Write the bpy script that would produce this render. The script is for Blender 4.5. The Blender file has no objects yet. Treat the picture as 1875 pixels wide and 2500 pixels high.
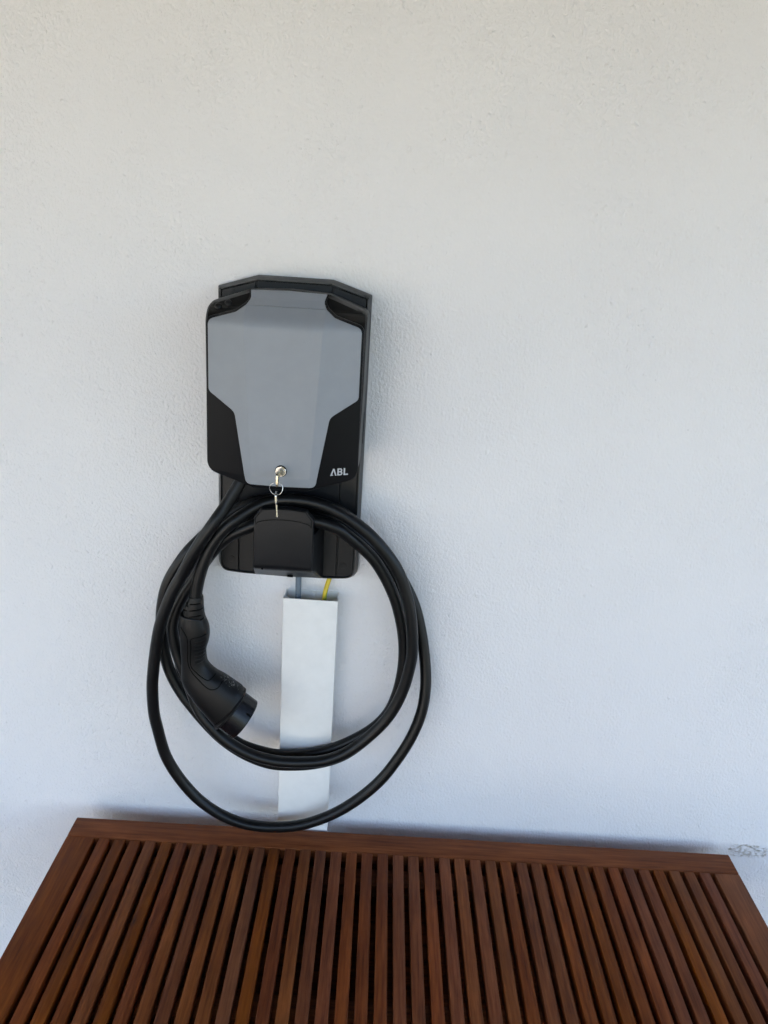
import bpy, bmesh, math, random
from mathutils import Vector, Matrix
from mathutils.bvhtree import BVHTree
from mathutils.geometry import tessellate_polygon

random.seed(7)
R = math.radians
scene = bpy.context.scene
COL = scene.collection

# ------------------------------------------------------------------ camera
cam_data = bpy.data.cameras.new('camera')
cam = bpy.data.objects.new('camera', cam_data)
COL.objects.link(cam)
cam_data.sensor_fit = 'HORIZONTAL'
cam_data.sensor_width = 36.0
cam_data.lens = 36.0 * 1922.76 / 1875.0
cam_data.clip_start = 0.01
cam_data.clip_end = 5000.0
_right = Vector((0.997877, 0.0169333, 0.06288688))
_up = Vector((-0.06496505, 0.32681443, 0.94285305))
_back = -Vector((0.00458673, 0.94493682, -0.32722067))
cam.matrix_world = Matrix(((_right.x, _up.x, _back.x, 0.1568),
                           (_right.y, _up.y, _back.y, -1.2979),
                           (_right.z, _up.z, _back.z, 1.8426),
                           (0, 0, 0, 1)))
scene.camera = cam

# ------------------------------------------------------------------ sky, sun, exposure
SUN_EL = 60.0      # height of the sun, degrees
SUN_SIDE = 12.0    # how far behind the wall plane the sun stands, from the left (-x)
sun_dir = Vector((-math.cos(R(SUN_EL)) * math.cos(R(SUN_SIDE)),
                  math.cos(R(SUN_EL)) * math.sin(R(SUN_SIDE)),
                  math.sin(R(SUN_EL))))
world = bpy.data.worlds.new('World')
scene.world = world
world.use_nodes = True
wn = world.node_tree.nodes
wl = world.node_tree.links
wn.clear()
w_out = wn.new('ShaderNodeOutputWorld')
w_bg = wn.new('ShaderNodeBackground')
w_sky = wn.new('ShaderNodeTexSky')
w_sky.sky_type = 'NISHITA'
w_sky.sun_disc = False
w_sky.sun_elevation = R(SUN_EL)
w_sky.sun_rotation = math.atan2(sun_dir.x, sun_dir.y)
w_sky.air_density = 1.0
w_sky.dust_density = 2.5
w_sky.ozone_density = 1.0
w_bg.inputs['Strength'].default_value = 0.13
wl.new(w_sky.outputs[0], w_bg.inputs['Color'])
wl.new(w_bg.outputs[0], w_out.inputs['Surface'])

sun_data = bpy.data.lights.new('sun', 'SUN')
sun_data.energy = 4.4
sun_data.angle = R(0.53)
sun_data.color = (1.0, 0.955, 0.90)
sun = bpy.data.objects.new('sun', sun_data)
COL.objects.link(sun)
sun.rotation_euler = (-sun_dir).to_track_quat('-Z', 'Y').to_euler()

scene.view_settings.view_transform = 'Standard'
scene.view_settings.look = 'None'
scene.view_settings.exposure = 2.5
scene.view_settings.gamma = 1.0
scene.render.engine = 'CYCLES'
scene.cycles.use_denoising = True
scene.cycles.use_adaptive_sampling = True
scene.cycles.adaptive_threshold = 0.03
scene.cycles.max_bounces = 8
scene.cycles.diffuse_bounces = 5
scene.cycles.sample_clamp_indirect = 8.0

# ------------------------------------------------------------------ helpers
def tag(o, label=None, cat=None, group=None, kind=None):
    if label: o['label'] = label
    if cat: o['category'] = cat
    if group: o['group'] = group
    if kind: o['kind'] = kind
    return o

def empty(name, loc=(0, 0, 0)):
    o = bpy.data.objects.new(name, None)
    o.empty_display_size = 0.05
    o.location = loc
    COL.objects.link(o)
    return o

def link(name, me, mat, parent=None):
    if mat is not None and not me.materials:
        me.materials.append(mat)
    o = bpy.data.objects.new(name, me)
    COL.objects.link(o)
    if parent is not None:
        o.parent = parent
        # meshes are written in world metres; keep them there under a moved empty
        p = parent
        off = Vector((0, 0, 0))
        while p is not None:
            off += Vector(p.location)
            p = p.parent
        o.location = -off
    return o

def from_bm(name, bm, mat, parent=None, smooth=None):
    bmesh.ops.recalc_face_normals(bm, faces=bm.faces[:])
    me = bpy.data.meshes.new(name)
    bm.to_mesh(me)
    bm.free()
    finish(me, smooth)
    return link(name, me, mat, parent)

def finish(me, smooth):
    if smooth is not None:
        for p in me.polygons:
            p.use_smooth = True
        me.set_sharp_from_angle(angle=R(smooth))

def from_py(name, verts, faces, mat, parent=None, smooth=None):
    bm = bmesh.new()
    vs = [bm.verts.new(v) for v in verts]
    for f in faces:
        try:
            bm.faces.new([vs[i] for i in f])
        except ValueError:
            pass
    return from_bm(name, bm, mat, parent, smooth)

def bm_box(bm, lo, hi, bevel=0.0, seg=2):
    g = bmesh.ops.create_cube(bm, size=1.0)
    for v in g['verts']:
        v.co = Vector([lo[i] + (v.co[i] + 0.5) * (hi[i] - lo[i]) for i in range(3)])
    if bevel > 0:
        es = list({e for v in g['verts'] for e in v.link_edges})
        bmesh.ops.bevel(bm, geom=es, offset=bevel, segments=seg, affect='EDGES', profile=0.5)

def box(name, lo, hi, mat, parent=None, bevel=0.0, seg=2, smooth=35):
    bm = bmesh.new()
    bm_box(bm, lo, hi, bevel, seg)
    return from_bm(name, bm, mat, parent, smooth if bevel > 0 else None)

def round_poly(pts, n=8):
    """pts: (x, z, r) corners; returns a closed list with each corner rounded."""
    out = []
    N = len(pts)
    for i in range(N):
        p = Vector(pts[i][:2]); r = pts[i][2]
        a = Vector(pts[i - 1][:2]) - p
        b = Vector(pts[(i + 1) % N][:2]) - p
        la, lb = a.length, b.length
        a.normalize(); b.normalize()
        ang = a.angle(b)
        if r < 1e-6 or ang > math.pi - 0.02:
            out.append((p.x, p.y)); continue
        t = min(r / math.tan(ang / 2), la * 0.48, lb * 0.48)
        s, e = p + a * t, p + b * t
        for k in range(n + 1):
            u = k / n
            q = s * (1 - u) ** 2 + p * (2 * u * (1 - u)) + e * u * u
            out.append((q.x, q.y))
    return out

def mirror(half):
    """half: corners with x > 0 listed from bottom to top -> full closed outline."""
    return list(half) + [(-x, z, r) for (x, z, r) in reversed(half) if x > 1e-9]

def offset_poly(poly, d):
    """inset (d > 0) a closed outline, either winding."""
    N = len(poly)
    area = sum(poly[i][0] * poly[(i + 1) % N][1] - poly[(i + 1) % N][0] * poly[i][1] for i in range(N))
    s = 1 if area > 0 else -1
    out = []
    for i in range(N):
        p0, p1, p2 = (Vector(poly[i - 1]), Vector(poly[i]), Vector(poly[(i + 1) % N]))
        e1 = (p1 - p0); e2 = (p2 - p1)
        if e1.length < 1e-9: e1 = e2
        if e2.length < 1e-9: e2 = e1
        e1 = e1.normalized(); e2 = e2.normalized()
        n1 = Vector((-e1.y, e1.x)) * s; n2 = Vector((-e2.y, e2.x)) * s
        n = n1 + n2
        if n.length < 1e-6: n = n1
        n.normalize()
        c = max(0.5, n.dot(n1))
        q = p1 + n * (d / c)
        out.append((q.x, q.y))
    return out

def loft(name, rings, mat, parent=None, smooth=40, cap0=True, cap1=True):
    """rings: lists of 3D points with equal counts."""
    n = len(rings[0])
    verts = [p for r in rings for p in r]
    faces = []
    for k in range(len(rings) - 1):
        for i in range(n):
            j = (i + 1) % n
            faces.append((k * n + i, k * n + j, (k + 1) * n + j, (k + 1) * n + i))
    if cap0: faces.append(tuple(range(n - 1, -1, -1)))
    if cap1: faces.append(tuple((len(rings) - 1) * n + i for i in range(n)))
    return from_py(name, verts, faces, mat, parent, smooth)

def lift(poly, y):
    return [(x, y, z) for x, z in poly]

def catmull(P, n=6):
    P = [Vector(p) for p in P]
    Q = [P[0] * 2 - P[1]] + P + [P[-1] * 2 - P[-2]]
    out = []
    for i in range(1, len(Q) - 2):
        p0, p1, p2, p3 = Q[i - 1:i + 3]
        t1 = max((p1 - p0).length, 1e-6) ** 0.5
        t2 = t1 + max((p2 - p1).length, 1e-6) ** 0.5
        t3 = t2 + max((p3 - p2).length, 1e-6) ** 0.5
        for k in range(n):
            t = t1 + (t2 - t1) * k / n
            A1 = p0 * ((t1 - t) / t1) + p1 * (t / t1)
            A2 = p1 * ((t2 - t) / (t2 - t1)) + p2 * ((t - t1) / (t2 - t1))
            A3 = p2 * ((t3 - t) / (t3 - t2)) + p3 * ((t - t2) / (t3 - t2))
            B1 = A1 * ((t2 - t) / t2) + A2 * (t / t2)
            B2 = A2 * ((t3 - t) / (t3 - t1)) + A3 * ((t - t1) / (t3 - t1))
            out.append(B1 * ((t2 - t) / (t2 - t1)) + B2 * ((t - t1) / (t2 - t1)))
    out.append(P[-1])
    return out

def tube_rings(path, rad, seg=16):
    rings = []
    T = [(path[min(i + 1, len(path) - 1)] - path[max(i - 1, 0)]).normalized() for i in range(len(path))]
    up = Vector((0, 1, 0)) if abs(T[0].y) < 0.9 else Vector((1, 0, 0))
    nrm = (up - T[0] * up.dot(T[0])).normalized()
    for i, p in enumerate(path):
        nrm = (nrm - T[i] * nrm.dot(T[i])).normalized()
        bi = T[i].cross(nrm)
        r = rad(i) if callable(rad) else rad
        rings.append([tuple(p + (nrm * math.cos(2 * math.pi * k / seg) + bi * math.sin(2 * math.pi * k / seg)) * r)
                      for k in range(seg)])
    return rings

def tube(name, path, rad, mat, parent=None, seg=16, smooth=60):
    return loft(name, tube_rings([Vector(p) for p in path], rad, seg), mat, parent, smooth)

def cyl(name, c, axis, r, length, mat, parent=None, seg=28, bevel=0.0, smooth=35):
    a = Vector(axis).normalized()
    c = Vector(c)
    t = Vector((0, 0, 1)) if abs(a.z) < 0.9 else Vector((1, 0, 0))
    u = a.cross(t).normalized(); v = a.cross(u)
    def ring(d, rr):
        return [tuple(c + a * d + (u * math.cos(2 * math.pi * k / seg) + v * math.sin(2 * math.pi * k / seg)) * rr)
                for k in range(seg)]
    rings = [ring(0, r)]
    if bevel > 0:
        rings += [ring(length - bevel, r), ring(length, r - bevel)]
    else:
        rings += [ring(length, r)]
    return loft(name, rings, mat, parent, smooth)

# ------------------------------------------------------------------ materials
def new_mat(name):
    m = bpy.data.materials.new(name)
    m.use_nodes = True
    nt = m.node_tree
    b = nt.nodes['Principled BSDF']
    return m, nt, b

def ramp(nt, stops):
    r = nt.nodes.new('ShaderNodeValToRGB')
    e = r.color_ramp.elements
    while len(e) < len(stops): e.new(0.5)
    for el, (p, c) in zip(e, stops):
        el.position = p
        el.color = (*c, 1.0) if len(c) == 3 else c
    return r

def noise(nt, coord, scale, detail=3.0, rough=0.5, mapping=None):
    n = nt.nodes.new('ShaderNodeTexNoise')
    n.inputs['Scale'].default_value = scale
    n.inputs['Detail'].default_value = detail
    n.inputs['Roughness'].default_value = rough
    if mapping is not None:
        mp = nt.nodes.new('ShaderNodeMapping')
        mp.inputs['Scale'].default_value = mapping
        nt.links.new(coord, mp.inputs['Vector'])
        coord = mp.outputs[0]
    nt.links.new(coord, n.inputs['Vector'])
    return n

def math_node(nt, op, a, b=None, clamp=False):
    n = nt.nodes.new('ShaderNodeMath')
    n.operation = op
    n.use_clamp = clamp
    for i, v in enumerate((a, b)):
        if v is None: continue
        if isinstance(v, (int, float)): n.inputs[i].default_value = v
        else: nt.links.new(v, n.inputs[i])
    return n.outputs[0]

def plastic(name, color, rough, spec=0.25, grain=0.0, grain_scale=900.0, rough_var=0.08, dust=0.0, scuff=None):
    m, nt, b = new_mat(name)
    tc = nt.nodes.new('ShaderNodeTexCoord')
    geo = nt.nodes.new('ShaderNodeNewGeometry')
    pos = geo.outputs['Position']
    n1 = noise(nt, pos, 38.0, 5.0, 0.6)
    c2 = tuple(min(1.0, c * 1.03 + 0.0006) for c in color)
    c1 = tuple(c * 0.97 for c in color)
    rp = ramp(nt, [(0.3, c1), (0.7, c2)])
    nt.links.new(n1.outputs['Fac'], rp.inputs[0])
    col = rp.outputs[0]
    if dust > 0:
        nd = noise(nt, pos, 420.0, 4.0, 0.75)
        nb = noise(nt, pos, 24.0, 3.0, 0.6)
        f = math_node(nt, 'MULTIPLY', math_node(nt, 'SUBTRACT', nd.outputs['Fac'], 0.56, True),
                      math_node(nt, 'SUBTRACT', nb.outputs['Fac'], 0.40, True))
        f = math_node(nt, 'MULTIPLY', f, dust * 18.0, True)
        mx = nt.nodes.new('ShaderNodeMix'); mx.data_type = 'RGBA'
        nt.links.new(f, mx.inputs[0]); nt.links.new(col, mx.inputs[6])
        mx.inputs[7].default_value = (0.22, 0.21, 0.20, 1)
        col = mx.outputs[2]
    if scuff is not None:
        # pale rubbed marks along a short line: scuff = (ax, az, bx, bz, width)
        ax, az, bx, bz, wd = scuff
        sx = nt.nodes.new('ShaderNodeSeparateXYZ'); nt.links.new(pos, sx.inputs[0])
        L = math.hypot(bx - ax, bz - az); ux, uz = (bx - ax) / L, (bz - az) / L
        px = math_node(nt, 'SUBTRACT', sx.outputs['X'], ax); pz = math_node(nt, 'SUBTRACT', sx.outputs['Z'], az)
        al = math_node(nt, 'ADD', math_node(nt, 'MULTIPLY', px, ux), math_node(nt, 'MULTIPLY', pz, uz))
        ac = math_node(nt, 'ADD', math_node(nt, 'MULTIPLY', px, -uz), math_node(nt, 'MULTIPLY', pz, ux))
        e1 = math_node(nt, 'POWER', math_node(nt, 'ABSOLUTE', math_node(nt, 'DIVIDE', math_node(nt, 'SUBTRACT', al, L / 2), L / 2)), 2.0)
        e2 = math_node(nt, 'POWER', math_node(nt, 'ABSOLUTE', math_node(nt, 'DIVIDE', ac, wd)), 2.0)
        ins = math_node(nt, 'SUBTRACT', 1.0, math_node(nt, 'ADD', e1, e2), True)
        ns = noise(nt, pos, 230.0, 5.0, 0.75, (0.8, 1.0, 1.6))
        f = math_node(nt, 'MULTIPLY', math_node(nt, 'MULTIPLY', math_node(nt, 'SUBTRACT', ns.outputs['Fac'], 0.555, True), 8.0, True), ins, True)
        mx3 = nt.nodes.new('ShaderNodeMix'); mx3.data_type = 'RGBA'
        nt.links.new(f, mx3.inputs[0]); nt.links.new(col, mx3.inputs[6])
        mx3.inputs[7].default_value = (0.48, 0.47, 0.45, 1)
        col = mx3.outputs[2]
    nt.links.new(col, b.inputs['Base Color'])
    mr = nt.nodes.new('ShaderNodeMapRange')
    mr.inputs['To Min'].default_value = max(0.03, rough - rough_var)
    mr.inputs['To Max'].default_value = min(1.0, rough + rough_var)
    nt.links.new(n1.outputs['Fac'], mr.inputs['Value'])
    nt.links.new(mr.outputs[0], b.inputs['Roughness'])
    b.inputs['Specular IOR Level'].default_value = spec
    if grain > 0:
        n2 = noise(nt, pos, grain_scale, 2.0, 0.5)
        bp = nt.nodes.new('ShaderNodeBump')
        bp.inputs['Strength'].default_value = grain
        bp.inputs['Distance'].default_value = 0.0004
        nt.links.new(n2.outputs['Fac'], bp.inputs['Height'])
        nt.links.new(bp.outputs[0], b.inputs['Normal'])
    return m

def metal(name, color, rough):
    m, nt, b = new_mat(name)
    geo = nt.nodes.new('ShaderNodeNewGeometry')
    n = noise(nt, geo.outputs['Position'], 500.0, 3.0)
    mr = nt.nodes.new('ShaderNodeMapRange')
    mr.inputs['To Min'].default_value = rough * 0.7
    mr.inputs['To Max'].default_value = rough * 1.4
    nt.links.new(n.outputs['Fac'], mr.inputs['Value'])
    nt.links.new(mr.outputs[0], b.inputs['Roughness'])
    b.inputs['Base Color'].default_value = (*color, 1)
    b.inputs['Metallic'].default_value = 1.0
    return m

def wall_material():
    m, nt, b = new_mat('white_stucco_paint')
    geo = nt.nodes.new('ShaderNodeNewGeometry')
    pos = geo.outputs['Position']
    # broad, faint differences of the paint
    nb = noise(nt, pos, 1.7, 4.0, 0.55)
    rp = ramp(nt, [(0.25, (0.795, 0.772, 0.768)), (0.75, (0.838, 0.816, 0.808))])
    nt.links.new(nb.outputs['Fac'], rp.inputs[0])
    # rubbed, chipped paint beside the table corner
    sx = nt.nodes.new('ShaderNodeSeparateXYZ'); nt.links.new(pos, sx.inputs[0])
    dx = math_node(nt, 'DIVIDE', math_node(nt, 'SUBTRACT', sx.outputs['X'], 0.945), 0.042)
    dz = math_node(nt, 'DIVIDE', math_node(nt, 'SUBTRACT', sx.outputs['Z'], 0.7175), 0.0165)
    dx = math_node(nt, 'POWER', math_node(nt, 'ABSOLUTE', dx), 4.0)
    dz = math_node(nt, 'POWER', math_node(nt, 'ABSOLUTE', dz), 3.0)
    inside = math_node(nt, 'SUBTRACT', 1.0, math_node(nt, 'ADD', dx, dz), True)
    nch = noise(nt, pos, 110.0, 5.0, 0.7, (0.8, 1.0, 1.7))
    chip = math_node(nt, 'MULTIPLY', math_node(nt, 'SUBTRACT', nch.outputs['Fac'], 0.49, True), 8.0, True)
    chip = math_node(nt, 'MULTIPLY', chip, math_node(nt, 'MULTIPLY', inside, 3.0, True), True)
    mx = nt.nodes.new('ShaderNodeMix'); mx.data_type = 'RGBA'
    nt.links.new(chip, mx.inputs[0]); nt.links.new(rp.outputs[0], mx.inputs[6])
    mx.inputs[7].default_value = (0.53, 0.47, 0.38, 1)
    # a rare dark pit
    vo = nt.nodes.new('ShaderNodeTexVoronoi'); vo.inputs['Scale'].default_value = 16.0
    nt.links.new(pos, vo.inputs['Vector'])
    pit = math_node(nt, 'LESS_THAN', vo.outputs['Distance'], 0.022)
    mx2 = nt.nodes.new('ShaderNodeMix'); mx2.data_type = 'RGBA'
    nt.links.new(math_node(nt, 'MULTIPLY', pit, 0.3), mx2.inputs[0])
    nt.links.new(mx.outputs[2], mx2.inputs[6])
    mx2.inputs[7].default_value = (0.42, 0.41, 0.40, 1)
    nt.links.new(mx2.outputs[2], b.inputs['Base Color'])
    b.inputs['Roughness'].default_value = 0.72
    b.inputs['Specular IOR Level'].default_value = 0.3
    # roller and sand texture of the coat
    n1 = noise(nt, pos, 225.0, 2.0, 0.5, (1.0, 1.0, 0.75))
    n2 = noise(nt, pos, 430.0, 2.0, 0.5)
    n3 = noise(nt, pos, 26.0, 3.0, 0.55, (1.0, 1.0, 0.6))
    n4 = noise(nt, pos, 5.0, 3.0, 0.5)
    n5 = noise(nt, pos, 95.0, 2.0, 0.5)
    patchy = math_node(nt, 'MULTIPLY', math_node(nt, 'SUBTRACT', n4.outputs['Fac'], 0.33, True), 3.0, True)
    grains = math_node(nt, 'MULTIPLY', math_node(nt, 'SUBTRACT', n5.outputs['Fac'], 0.60, True), 3.0)
    h = math_node(nt, 'MULTIPLY', math_node(nt, 'ADD', n1.outputs['Fac'], grains),
                  math_node(nt, 'ADD', math_node(nt, 'MULTIPLY', patchy, 0.50), 0.42))
    h = math_node(nt, 'ADD', h, math_node(nt, 'MULTIPLY', n2.outputs['Fac'], 0.26))
    h = math_node(nt, 'ADD', h, math_node(nt, 'MULTIPLY', n3.outputs['Fac'], 0.7))
    h = math_node(nt, 'SUBTRACT', h, math_node(nt, 'MULTIPLY', chip, 0.5))
    bp = nt.nodes.new('ShaderNodeBump')
    bp.inputs['Strength'].default_value = 1.0
    bp.inputs['Distance'].default_value = 0.0028
    nt.links.new(h, bp.inputs['Height'])
    nt.links.new(bp.outputs[0], b.inputs['Normal'])
    return m

def wood_material(name, along):
    """oiled tropical hardwood; along = 'X' or 'Y', the direction of the grain."""
    m, nt, b = new_mat(name)
    tc = nt.nodes.new('ShaderNodeTexCoord')
    oi = nt.nodes.new('ShaderNodeObjectInfo')
    geo = nt.nodes.new('ShaderNodeNewGeometry')
    add = nt.nodes.new('ShaderNodeVectorMath'); add.operation = 'ADD'
    cmb = nt.nodes.new('ShaderNodeCombineXYZ')
    for i in range(3):
        nt.links.new(math_node(nt, 'MULTIPLY', oi.outputs['Random'], (13.0, 7.0, 29.0)[i]), cmb.inputs[i])
    nt.links.new(geo.outputs['Position'], add.inputs[0]); nt.links.new(cmb.outputs[0], add.inputs[1])
    st = (0.05, 1.0, 1.0) if along == 'X' else (1.0, 0.05, 1.0)
    n1 = noise(nt, add.outputs[0], 210.0, 5.0, 0.65, st)
    st2 = (0.12, 1.0, 1.0) if along == 'X' else (1.0, 0.12, 1.0)
    n2 = noise(nt, add.outputs[0], 36.0, 3.0, 0.6, st2)
    n3 = noise(nt, add.outputs[0], 9.0, 3.0, 0.6)
    f = math_node(nt, 'ADD', math_node(nt, 'MULTIPLY', n1.outputs['Fac'], 0.62),
                  math_node(nt, 'MULTIPLY', n2.outputs['Fac'], 0.38))
    rp = ramp(nt, [(0.33, (0.072, 0.0175, 0.0055)), (0.47, (0.150, 0.0390, 0.0105)), (0.66, (0.245, 0.0710, 0.0185))])
    nt.links.new(f, rp.inputs[0])
    # each board its own tone
    hsv = nt.nodes.new('ShaderNodeHueSaturation')
    mrh = nt.nodes.new('ShaderNodeMapRange')
    mrh.inputs['To Min'].default_value = 0.4968; mrh.inputs['To Max'].default_value = 0.5040
    nt.links.new(math_node(nt, 'FRACT', math_node(nt, 'MULTIPLY', oi.outputs['Random'], 7.31)), mrh.inputs['Value'])
    mrv = nt.nodes.new('ShaderNodeMapRange')
    mrv.inputs['To Min'].default_value = 0.86; mrv.inputs['To Max'].default_value = 1.12
    nt.links.new(oi.outputs['Random'], mrv.inputs['Value'])
    v = math_node(nt, 'MULTIPLY', mrv.outputs[0],
                  math_node(nt, 'ADD', math_node(nt, 'MULTIPLY', n3.outputs['Fac'], 0.7), 0.65))
    mrs = nt.nodes.new('ShaderNodeMapRange')
    mrs.inputs['To Min'].default_value = 0.93; mrs.inputs['To Max'].default_value = 1.06
    nt.links.new(math_node(nt, 'FRACT', math_node(nt, 'MULTIPLY', oi.outputs['Random'], 3.77)), mrs.inputs['Value'])
    nt.links.new(mrh.outputs[0], hsv.inputs['Hue']); nt.links.new(v, hsv.inputs['Value'])
    nt.links.new(mrs.outputs[0], hsv.inputs['Saturation'])
    nt.links.new(rp.outputs[0], hsv.inputs['Color'])
    # knots and dark flecks
    vo = nt.nodes.new('ShaderNodeTexVoronoi'); vo.inputs['Scale'].default_value = 9.0
    mp = nt.nodes.new('ShaderNodeMapping')
    mp.inputs['Scale'].default_value = (0.45, 1, 1) if along == 'X' else (1, 0.45, 1)
    nt.links.new(add.outputs[0], mp.inputs['Vector']); nt.links.new(mp.outputs[0], vo.inputs['Vector'])
    kn = math_node(nt, 'SUBTRACT', 1.0, math_node(nt, 'MULTIPLY', vo.outputs['Distance'], 16.0), True)
    mx = nt.nodes.new('ShaderNodeMix'); mx.data_type = 'RGBA'
    nt.links.new(math_node(nt, 'MULTIPLY', kn, 0.75), mx.inputs[0])
    nt.links.new(hsv.outputs[0], mx.inputs[6])
    mx.inputs[7].default_value = (0.016, 0.008, 0.005, 1)
    nt.links.new(mx.outputs[2], b.inputs['Base Color'])
    mr = nt.nodes.new('ShaderNodeMapRange')
    mr.inputs['To Min'].default_value = 0.42; mr.inputs['To Max'].default_value = 0.62
    nt.links.new(n3.outputs['Fac'], mr.inputs['Value'])
    nt.links.new(mr.outputs[0], b.inputs['Roughness'])
    b.inputs['Specular IOR Level'].default_value = 0.12
    bp = nt.nodes.new('ShaderNodeBump')
    bp.inputs['Strength'].default_value = 0.35
    bp.inputs['Distance'].default_value = 0.0007
    nt.links.new(n1.outputs['Fac'], bp.inputs['Height'])
    nt.links.new(bp.outputs[0], b.inputs['Normal'])
    return m

def ground_material(name, c1, c2):
    m, nt, b = new_mat(name)
    geo = nt.nodes.new('ShaderNodeNewGeometry')
    n1 = noise(nt, geo.outputs['Position'], 6.0, 6.0, 0.6)
    rp = ramp(nt, [(0.3, c1), (0.7, c2)])
    nt.links.new(n1.outputs['Fac'], rp.inputs[0])
    nt.links.new(rp.outputs[0], b.inputs['Base Color'])
    b.inputs['Roughness'].default_value = 0.85
    return m

def stripe_material():
    m, nt, b = new_mat('earth_wire_sheath')
    tc = nt.nodes.new('ShaderNodeTexCoord')
    geo = nt.nodes.new('ShaderNodeNewGeometry')
    sx = nt.nodes.new('ShaderNodeSeparateXYZ'); nt.links.new(geo.outputs['Position'], sx.inputs[0])
    # a green stripe runs along one side of the yellow sheath and turns slowly round it
    s = math_node(nt, 'ADD', math_node(nt, 'MULTIPLY', sx.outputs['X'], 420.0),
                  math_node(nt, 'MULTIPLY', sx.outputs['Z'], -150.0))
    f = math_node(nt, 'GREATER_THAN', math_node(nt, 'SINE', s), 0.45)
    mx = nt.nodes.new('ShaderNodeMix'); mx.data_type = 'RGBA'
    nt.links.new(f, mx.inputs[0])
    mx.inputs[6].default_value = (0.72, 0.52, 0.03, 1)
    mx.inputs[7].default_value = (0.30, 0.36, 0.04, 1)
    nt.links.new(mx.outputs[2], b.inputs['Base Color'])
    b.inputs['Roughness'].default_value = 0.45
    return m

M = {
    'wall': wall_material(),
    'ground': ground_material('added_bounce_paving', (0.62, 0.545, 0.46), (0.70, 0.625, 0.535)),
    'floor': ground_material('added_terrace_tiles', (0.20, 0.185, 0.165), (0.26, 0.24, 0.215)),
    'dark_grass': ground_material('added_dark_grass', (0.050, 0.050, 0.024), (0.085, 0.080, 0.042)),
    'roof': ground_material('unseen_roof_boards', (0.075, 0.05, 0.033), (0.11, 0.078, 0.052)),
    'grey': plastic('grey_cover_lacquer', (0.275, 0.292, 0.318), 0.42, 0.3, 0.06, 1600, 0.02),
    'black': plastic('black_cover_plastic', (0.0030, 0.0033, 0.0045), 0.42, 0.17, 0.1, 1500, 0.03),
    'housing': plastic('black_housing_plastic', (0.0055, 0.0055, 0.0055), 0.42, 0.34, 0.22, 1100, 0.05),
    'plate': plastic('anthracite_plate_plastic', (0.0050, 0.0057, 0.0072), 0.42, 0.34, 0.22, 1000, 0.06, 0.08),
    'rim': plastic('sheen_lightened_rim', (0.034, 0.0345, 0.035), 0.42, 0.5, 0.2, 1000, 0.05),  # same plastic as the plate, its sheen put in as a lighter colour
    'groove': plastic('dark_joint', (0.003, 0.003, 0.003), 0.7, 0.05),
    'gloss': plastic('glossy_black_plastic', (0.006, 0.006, 0.007), 0.15, 0.35, 0.0, 900, 0.03),
    'rubber': plastic('black_cable_rubber', (0.0035, 0.0040, 0.0045), 0.37, 0.30, 0.2, 700, 0.08, 0.06),
    'plug': plastic('black_plug_plastic', (0.0030, 0.0032, 0.0036), 0.42, 0.25, 0.25, 1100, 0.06, 0.05, (-0.104, 1.1160, -0.062, 1.0860, 0.0065)),
    'shroud': plastic('smooth_black_plug_nose', (0.004, 0.0043, 0.006), 0.26, 0.35, 0.05, 1100, 0.04),
    'pvc': plastic('white_pvc_trunking', (0.86, 0.84, 0.80), 0.42, 0.3, 0.02, 800, 0.02),
    'grey_pvc': plastic('grey_cable_sheath', (0.155, 0.19, 0.225), 0.45, 0.3, 0.1, 900, 0.05),
    'earth': stripe_material(),
    'print': plastic('pale_grey_print', (0.50, 0.51, 0.53), 0.5, 0.3),
    'nickel': metal('nickel_plated_steel', (0.72, 0.70, 0.66), 0.22),
    'steel': metal('dull_lock_steel', (0.30, 0.29, 0.28), 0.34),
    'brass': metal('worn_brass_key', (0.66, 0.58, 0.42), 0.26),
    'wood_x': wood_material('oiled_hardwood_rail', 'X'),
    'wood_y': wood_material('oiled_hardwood_slat', 'Y'),
}

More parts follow.
